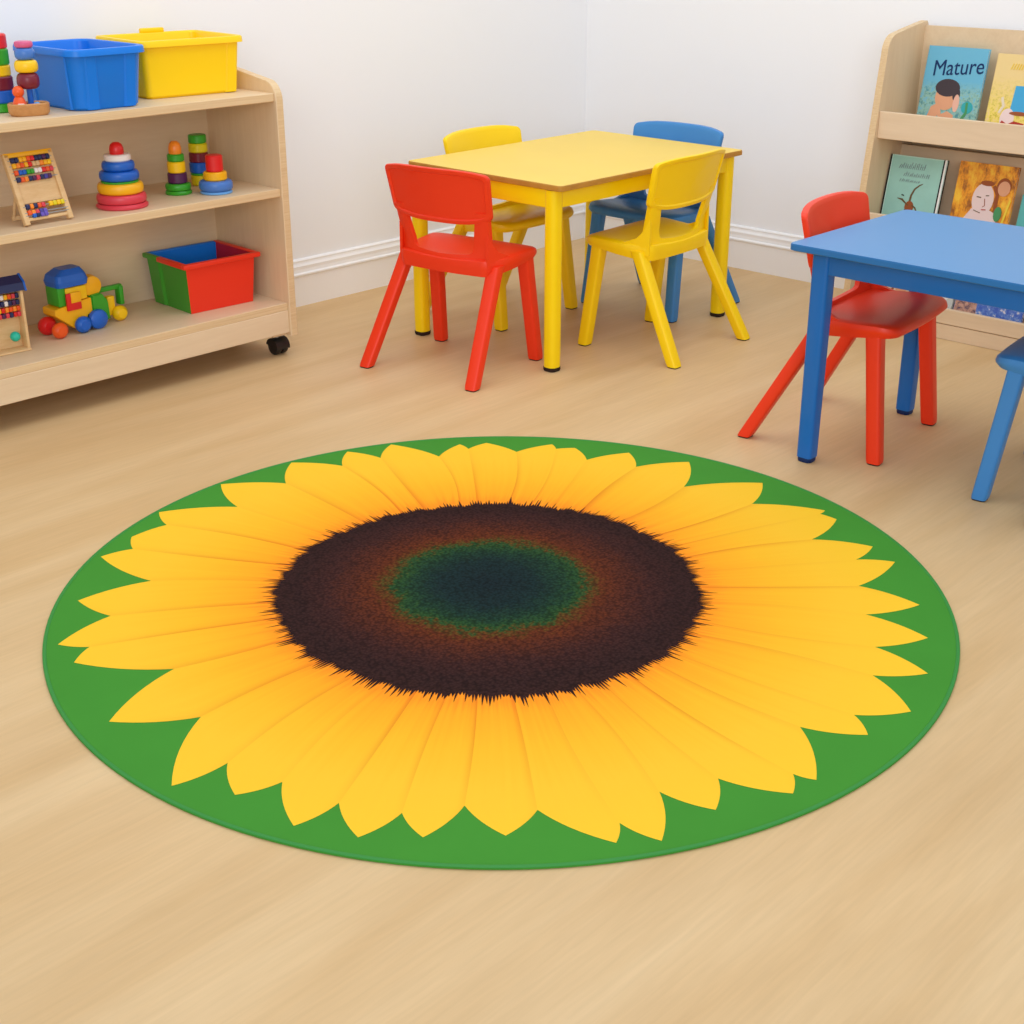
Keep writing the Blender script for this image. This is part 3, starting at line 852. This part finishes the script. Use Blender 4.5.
for y in (-.028, .028):
    R.append([(.012, y, .014), (.012, y, .082), (.040, y, .084), (.056, y, .060), (.058, y, .014)])
rings(hood, R); bmesh.ops.bevel(hood, geom=hood.edges[:], offset=.003, segments=2, affect='EDGES'); obj('hood', hood, TOY['green'], tr)
sc = tb('scoop_arm', 'green', .045, .118, .004, .018, .074, .086)
tb('scoop_plate', 'green', .106, .118, .000, .022, .034, .082, .003, sc)
tb('scoop_link', 'yellow', .066, .086, -.008, .010, .016, .064)
def wheel(x, y, z, r, col, w=.022):
    bm = NB(); lathe(bm, [(.002, -w * .55), (r * .6, -w * .5), (r * .93, -w * .25), (r, 0), (r * .93, w * .25), (r * .6, w * .5), (.002, w * .55)], 24, M=Matrix.Translation((x, y, z)) @ Matrix.Rotation(PI / 2, 4, 'X')); obj('wheel', bm, TOY[col], tr)
wheel(-.088, .010, .0225, .0225, 'red', .030); wheel(-.086, -.040, .0195, .0195, 'vermil', .024)
wheel(-.024, -.039, .0205, .0205, 'blue', .024); wheel(.018, -.036, .0245, .0245, 'blue', .026)
wheel(.092, -.014, .0195, .0195, 'yellow', .026); wheel(.001, .038, .0205, .0205, 'blue'); wheel(.038, .040, .0245, .0245, 'blue', .02)

# ------------------------------------------------------------------ bookcase
BY = 2.205; BY0 = .95
bc = empty('display_bookcase', (4.02, (BY + BY0) / 2, 0), 0, 'tall pale wooden display bookcase with sloping sides against the right wall', 'bookcase')
bxo, byo = 4.02, (BY + BY0) / 2
def bc_panel(y0, y1):
    bm = NB()
    pr = [(3.852, 0), (3.950, .800)]
    for i in range(1, 7):
        a = PI - (PI / 2 - .25) * i / 6
        pr.append((3.950 + .05 + .05 * math.cos(a), .805 + .048 * math.sin(a) + .004 * i / 6))
    pr += [(4.06, .868), (4.175, .885), (4.185, .875), (4.185, 0)]
    rr = [[(x - bxo, y - byo, z) for x, z in pr] for y in (y0, y1)]
    rings(bm, rr); bm.normal_update()
    for f in bm.faces: f.material_index = 1 if abs(f.normal.y) < .5 else 0
    return bm
obj('side_panel', bc_panel(BY - .022, BY), [M_mapleV, M_edge], bc, smooth=False)
obj('side_panel', bc_panel(BY0, BY0 + .022), [M_mapleV, M_edge], bc, smooth=False)
YA, YB = BY0 + .022 - byo, BY - .022 - byo
bm = NB(); box(bm, 4.165 - bxo, 4.177 - bxo, YA, YB, .02, .872); obj('back_panel', bm, M_maple, bc, smooth=False)
M_mapleY = wood('maple_ply_lip', (234, 208, 174), (224, 196, 160), (22, 2, 22))
for i, (zb, zt, xf) in enumerate(((.556, .636, 3.937), (.262, .336, 3.899), (.048, .094, 3.862))):
    bm = NB(); box(bm, xf - bxo, xf + .014 - bxo, YA, YB, zb, zt, .0015, 1); obj('shelf_lip', bm, M_mapleY, bc, smooth=False)
    bm = NB(); box(bm, xf + .014 - bxo, 4.165 - bxo, YA, YB, zb, zb + .015); obj('shelf_board', bm, M_mapleY, bc, smooth=False)
bm = NB(); box(bm, 3.864 - bxo, 3.878 - bxo, YA, YB, .001, .046); obj('plinth', bm, M_mapleY, bc, smooth=False)
for z0, z1, xa, xb in ((.278, .52, 4.060, 4.100), (.064, .24, 4.02, 4.06)):
    bm = NB(); rings(bm, [[(xa - bxo, y, z0), (xb - bxo, y, z1), (xb + .008 - bxo, y, z1), (xa + .008 - bxo, y, z0)] for y in (YA, YB)]); obj('back_rest', bm, M_mapleY, bc, smooth=False)

# ------------------------------------------------------------------ books
def cover_mat(name, c0, c1, c2, scale=25, rough=.45, stretch=(1, 1, 1), p=(.38, .5, .62)):
    m = bpy.data.materials.new(name); m.use_nodes = True; nt = m.node_tree; L = nt.links.new
    b = nt.nodes['Principled BSDF']; b.inputs['Roughness'].default_value = rough
    tc = nt.nodes.new('ShaderNodeTexCoord'); mp = nt.nodes.new('ShaderNodeMapping'); mp.inputs['Scale'].default_value = stretch
    L(tc.outputs['Object'], mp.inputs[0])
    n = nt.nodes.new('ShaderNodeTexNoise'); n.inputs['Scale'].default_value = scale; n.inputs['Detail'].default_value = 5; n.inputs['Roughness'].default_value = .7
    L(mp.outputs[0], n.inputs['Vector']); r = nt.nodes.new('ShaderNodeValToRGB'); e = r.color_ramp.elements
    e[0].position = p[0]; e[0].color = lin(c0); e[1].position = p[2]; e[1].color = lin(c2); k = e.new(p[1]); k.color = lin(c1)
    L(n.outputs['Fac'], r.inputs['Fac']); L(r.outputs[0], b.inputs['Base Color'])
    return m
def two_zone(name, top, mix_a, mix_b, zsplit, soft, scale=60):
    """plain upper cover colour, busy illustration below zsplit (object space z)"""
    m = cover_mat(name, mix_a, mix_b, top, scale); nt = m.node_tree; L = nt.links.new
    b = nt.nodes['Principled BSDF']; src = b.inputs['Base Color'].links[0].from_socket
    tc = nt.nodes.new('ShaderNodeTexCoord'); s = nt.nodes.new('ShaderNodeSeparateXYZ'); L(tc.outputs['Object'], s.inputs[0])
    mr = nt.nodes.new('ShaderNodeMapRange'); mr.inputs['From Min'].default_value = zsplit - soft; mr.inputs['From Max'].default_value = zsplit + soft; L(s.outputs['Y'], mr.inputs['Value'])
    mx = nt.nodes.new('ShaderNodeMix'); mx.data_type = 'RGBA'; L(mr.outputs[0], mx.inputs[0]); L(src, mx.inputs[6]); mx.inputs[7].default_value = lin(top)
    L(mx.outputs[2], b.inputs['Base Color'])
    return m
M_page = plain('pages', (240, 230, 212), .8, .1)
class Book:
    """local frame: u to the reader's right, v up, w out of the cover"""
    def __init__(s, y_left, width, height, z, x_bot, x_top, mat, label, group, thick=.010, roll=0, edge=None):
        lean = math.atan2(x_top - x_bot, height)
        s.root = empty('picture_book', (x_bot, y_left - width / 2, z), 0, label, 'book', group)
        s.root.rotation_euler = (0, 0, 0)
        # u -> -Y, v -> +Z leaning to +X, w -> -X
        s.root.matrix_world = Matrix.Translation((x_bot, y_left - width / 2, z)) @ Matrix.Rotation(lean, 4, 'Y') @ Matrix.Rotation(roll, 4, 'X') @ Matrix(((0, 0, -1, 0), (-1, 0, 0, 0), (0, 1, 0, 0), (0, 0, 0, 1))).to_4x4()
        s.w, s.h = width, height
        W = width / 2
        for nm, a, b in (('cover', 0, .0016), ('cover', -thick, -thick + .0016)):
            bm = NB(); box(bm, -W, W, 0, height, a - .0016, b - .0016, .0004, 1); o = obj(nm, bm, mat if a == 0 else (edge or mat), s.root, smooth=False)
            if a == 0: s.cover = o
        bm = NB(); box(bm, -W + .001, W - .003, .003, height - .003, -thick, -.0016); obj('pages', bm, M_page, s.root, smooth=False)
        bm = NB(); box(bm, -W - .0008, -W + .001, 0, height, -thick - .0, 0); obj('spine', bm, edge or mat, s.root, smooth=False)
        s.k = 0
    def poly(s, pts, mat, name='picture', parent=None):
        s.k += 1; bm = NB(); z = .0003 + .0002 * s.k
        W = s.w / 2
        rings(bm, [[(min(max(u, -W), W), min(max(v, 0), s.h), zz) for u, v in pts] for zz in (0.00002, z)])
        return obj(name, bm, mat, parent or s.cover, smooth=False)
    def ell(s, u, v, a, b, mat, name='picture', rot=0, a0=0, a1=2 * PI, parent=None):
        n = 20; pts = []
        for i in range(n):
            t = a0 + (a1 - a0) * i / (n if a1 - a0 > 6.2 else n - 1)
            x, y = a * math.cos(t), b * math.sin(t)
            pts.append((u + x * math.cos(rot) - y * math.sin(rot), v + x * math.sin(rot) + y * math.cos(rot)))
        return s.poly(pts, mat, name, parent)
    def strip(s, pts, wd, mat, name='picture', parent=None):
        s.k += 1; bm = NB(); L_, R_ = [], []
        for i, p in enumerate(pts):
            a = Vector(pts[max(0, i - 1)]); b = Vector(pts[min(len(pts) - 1, i + 1)]); d = (b - a).normalized(); nrm = Vector((-d.y, d.x)) * (wd[i] if isinstance(wd, (list, tuple)) else wd)
            L_.append(Vector(p) + nrm); R_.append(Vector(p) - nrm)
        z = .0003 + .0002 * s.k
        R = [[(l.x, l.y, .00002), (r.x, r.y, .00002), (r.x, r.y, z), (l.x, l.y, z)] for l, r in zip(L_, R_)]
        rings(bm, R); return obj(name, bm, mat, parent or s.cover, smooth=False)
    def text(s, txt, u, v, size, mat, name='title', sx=1, bold=.0, rot=0):
        cu = bpy.data.curves.new('t', 'FONT'); cu.body = txt; cu.size = size; cu.extrude = .0004; cu.offset = bold; cu.shear = .0
        to = bpy.data.objects.new('t', cu); COL.objects.link(to)
        bpy.context.view_layer.update()
        dg = bpy.context.evaluated_depsgraph_get(); me = bpy.data.meshes.new_from_object(to.evaluated_get(dg))
        bpy.data.objects.remove(to); bpy.data.curves.remove(cu)
        xs = [q.co.x for q in me.vertices]; x0 = min(xs)
        for q in me.vertices: X_ = (q.co.x - x0) * sx; q.co.x = X_ + u; q.co.y += v + X_ * rot; q.co.z += .0009
        me.materials.clear(); me.materials.append(mat)
        o = bpy.data.objects.new(name, me); COL.objects.link(o); o.parent = s.cover
        return o
P = lambda n, c, r=.6: plain('print_' + n, c, r, .2)
p_navy, p_hair, p_skin, p_skin2, p_teal = P('navy', (24, 50, 96)), P('hair', (72, 62, 66)), P('skin', (226, 164, 126)), P('peach', (236, 182, 158)), P('teal', (60, 168, 172))
p_brown, p_cream, p_pink, p_dark, p_grey, p_sky = P('brown', (108, 84, 52)), P('cream', (232, 216, 190)), P('pink', (238, 212, 206)), P('dark', (26, 26, 26)), P('grey', (128, 140, 140)), P('skyblue', (74, 168, 214))
p_red, p_yel, p_white, p_green = P('red', (178, 60, 48)), P('gold', (240, 206, 70)), P('white', (240, 238, 232)), P('green', (80, 150, 96))
p_pale = P('pale_teal', (196, 226, 212)); p_blueb = P('blue_patch', (52, 110, 196)); p_rust = P('rust', (156, 84, 48))

GT, GM, GB = 'picture books on the top tier of the bookcase', 'picture books on the middle tier of the bookcase', 'picture books on the lowest tier of the bookcase'
# 1 the Mature book
b = Book(2.140, .194, .247, .5745, 4.085, 4.128, two_zone('cover_blue', (104, 180, 208), (70, 140, 150), (150, 190, 170), .13, .02, 70), 'blue picture book titled Mature on the top tier of the bookcase', GT)
m = b.cover.data.materials[0]
b.text('Mature', -.068, .160, .066, p_navy, sx=.86, rot=.10)
b.ell(-.012, .100, .036, .038, p_skin, 'face'); b.ell(-.012, .128, .040, .026, p_hair, 'hair'); b.ell(.020, .110, .012, .020, p_hair, 'hair')
b.poly([(-.075, .0), (-.055, .070), (-.030, .085), (-.018, .050), (.0, .060), (.022, .05), (.030, 0)], p_skin, 'figure'); b.ell(.024, .085, .010, .026, p_skin2, 'hand')
b.poly([(-.038, .0), (-.030, .045), (-.012, .030), (-.012, 0)], p_teal, 'shirt'); b.ell(.062, .075, .018, .018, p_teal, 'leaf'); 
b.strip([(.05, .04), (.062, .06), (.06, .09)], .004, p_green, 'leaf')
# 2 yellow book
b = Book(1.916, .200, .238, .5745, 4.085, 4.128, two_zone('cover_yellow', (238, 208, 140), (200, 180, 60), (240, 214, 96), .13, .05, 90), 'yellow picture book with a blue square, right of the Mature book on the top tier', GT)
b.poly([(-.030, .075), (-.026, .150), (.040, .152), (.040, .075)], p_sky, 'blue_square')
b.ell(-.034, .055, .022, .030, p_pink, 'figure'); b.strip([(-.050, .045), (-.030, .035), (-.01, .045), (.02, .04)], .005, p_red, 'figure'); b.ell(0, .072, .030, .006, p_rust, 'hair')
b.strip([(-.06, .115), (-.052, .090), (-.062, .070)], .004, p_cream, 'figure')
for q in range(5): b.strip([(-.052 + q * .008, .195), (-.046 + q * .008, .212)], .0012, p_yel, 'lettering')
# 3 pale teal book
b = Book(2.179, .190, .222, .2805, 3.992, 4.034, plain('cover_pale_teal', (158, 206, 192), .45, .3, var=.04, vscale=18), 'pale teal picture book with a brown lizard, leftmost on the middle tier', GM, edge=p_dark)
b.strip([(-.0925, 0), (-.0925, .222)], .0018, p_dark, 'border'); b.strip([(-.0895, 0), (-.0895, .222)], .0012, p_pale, 'border'); b.strip([(.0855, 0), (.0855, .222)], .0022, p_dark, 'border'); b.strip([(.0910, 0), (.0910, .222)], .0030, p_white, 'border'); b.strip([(-.084, .2205), (.084, .2205)], .0012, p_pale, 'border')
def scribble(u0, u1, v, h, n):
    # rows of small illegible lettering strokes
    for i in range(n):
        u = u0 + (u1 - u0) * i / n; hh = h * random.uniform(.55, 1)
        b.strip([(u, v), (u + random.uniform(.002, .005), v + hh)], .0008, p_grey, 'lettering')
        if i % 2: b.strip([(u, v + hh * .5), (u + .005, v + hh * .5)], .0007, p_grey, 'lettering')
        b.k = 3
scribble(-.060, .030, .183, .020, 14); scribble(-.040, .050, .160, .015, 13); scribble(-.050, .020, .143, .010, 10)
b.strip([(-.004, .080), (-.002, .105), (.006, .125), (.020, .138), (.030, .143)], [.0035, .003, .0025, .002, .001], p_brown, 'lizard_tail')
b.ell(-.002, .070, .015, .018, p_rust, 'lizard_body'); b.strip([(-.046, .092), (-.030, .090), (-.016, .080), (-.006, .074)], [.001, .003, .002, .002], p_brown, 'lizard_leg')
b.strip([(.006, .076), (.018, .070), (.026, .058)], .002, p_brown, 'lizard_leg'); b.strip([(-.012, .062), (-.020, .050), (-.028, .052)], .002, p_brown, 'lizard_leg'); b.strip([(.010, .058), (.014, .045)], .002, p_dark, 'lizard_leg')
b.strip([(-.034, .104), (-.026, .102)], .0015, p_dark, 'mark')
# 4 orange book with a pale face
b = Book(1.948, .185, .226, .2805, 3.997, 4.039, cover_mat('cover_orange', (150, 84, 20), (238, 152, 22), (250, 196, 50), 28, stretch=(1, .5, 1)), 'orange picture book with a pale pink face, middle tier', GM)
b.poly([(-.045, .0), (-.050, .060), (-.036, .082), (-.030, .092), (.030, .092), (.052, .082), (.056, .0)], p_pink, 'shoulders')
b.ell(.0, .122, .034, .048, p_pink, 'face'); b.ell(.006, .170, .022, .008, p_rust, 'hair'); b.strip([(.028, .165), (.042, .140), (.044, .09)], .005, p_rust, 'hair')
b.strip([(-.020, .128), (-.006, .127)], .0016, p_brown, 'eye'); b.strip([(.008, .134), (.018, .135)], .0014, p_brown, 'eye'); b.strip([(.006, .125), (.010, .105), (.004, .100)], .001, p_rust, 'nose'); b.strip([(.002, .092), (.016, .093)], .0014, p_red, 'mouth'); b.strip([(-.022, .088), (.0, .082)], .001, p_brown, 'fold')
b.ell(.058, .165, .022, .026, p_rust, 'hair'); b.ell(.060, .160, .019, .022, p_skin, 'small_face'); b.ell(.055, .085, .012, .022, p_green, 'leaf'); b.strip([(.086, .13), (.074, .06), (.072, .02)], .003, p_yel, 'stem')
# 5 teal book at the frame's edge
b = Book(1.742, .16, .150, .2805, 4.010, 4.040, plain('cover_teal', (96, 184, 178), .45, .3), 'low teal picture book at the right edge, beside the orange book', GM)
b.ell(.0, .08, .04, .03, p_cream, 'figure')
# lowest tier
b = Book(2.165, .150, .150, .0675, 3.925, 3.965, plain('cover_cream', (226, 206, 178), .5, .3), 'cream and green picture book on the lowest tier behind the red chair', GB)
b.poly([(-.075, .0), (-.075, .12), (-.045, .12), (-.040, 0)], p_green, 'green_band'); b.strip([(.01, .02), (.02, .05), (.012, .08)], .004, p_rust, 'figure'); b.ell(.045, .045, .018, .030, p_skin, 'figure')
b = Book(2.008, .055, .120, .0675, 3.925, 3.965, p_dark, 'narrow black book standing on the lowest tier under the blue table edge', GB)
b = Book(1.948, .080, .130, .0675, 3.925, 3.965, plain('cover_grey', (206, 206, 196), .5, .3), 'pale grey picture book on the lowest tier between the black and blue books', GB)
b.ell(.0, .06, .03, .03, p_white, 'figure')
b = Book(1.860, .215, .150, .0675, 3.925, 3.965, cover_mat('cover_busy', (60, 96, 190), (104, 140, 206), (230, 220, 220), 45, p=(.42, .55, .62)), 'busy blue patterned picture book on the lowest tier behind the blue chair', GB)
b.poly([(-.107, .0), (-.107, .10), (-.040, .10), (-.036, 0)], cover_mat('cover_patch', (70, 60, 90), (190, 140, 120), (214, 170, 150), 60), 'picture')

# ------------------------------------------------------------------ light
w = bpy.data.worlds.new('daylight'); SC.world = w; w.use_nodes = True
bg = w.node_tree.nodes['Background']; bg.inputs['Color'].default_value = (.915, .985, 1.09, 1); bg.inputs['Strength'].default_value = .80
def area(name, loc, target, sx, sy, power, col=(1, 1, 1)):
    l = bpy.data.lights.new(name, 'AREA'); l.shape = 'RECTANGLE'; l.size = sx; l.size_y = sy; l.energy = power; l.color = col
    o = bpy.data.objects.new(name, l); COL.objects.link(o); o.location = loc
    o.rotation_euler = (Vector(target) - Vector(loc)).to_track_quat('-Z', 'Y').to_euler()
    return o
area('overhead_fill', (2.3, 2.2, 2.7), (2.2, 2.1, 0), 2.2, 2.2, 26, (.98, .99, 1.0))  # added fill lamp overhead for soft direction, no fixture modelled
area('wall_fill', (-2.0, -1.9, 1.9), (3.4, 3.0, 1.0), 2.6, 1.8, 90, (.95, .98, 1.0))  # added unseen fill behind the camera, aimed at the corner to brighten the walls

# ------------------------------------------------------------------ camera
cam = bpy.data.cameras.new('camera'); co = bpy.data.objects.new('camera', cam); COL.objects.link(co)
cam.sensor_width = 36; cam.sensor_fit = 'HORIZONTAL'; cam.lens = CAMF / 1024 * 36; cam.clip_start = .05
co.location = (0, 0, CAMZ)
d = Vector((math.sin(CAMW) * math.cos(CAMP), math.cos(CAMW) * math.cos(CAMP), -math.sin(CAMP)))
co.rotation_euler = d.to_track_quat('-Z', 'Y').to_euler()
SC.camera = co
SC.view_settings.view_transform = 'Standard'; SC.view_settings.look = 'None'
SC.view_settings.gamma = 1; SC.view_settings.use_curve_mapping = False; SC.view_settings.exposure = 0
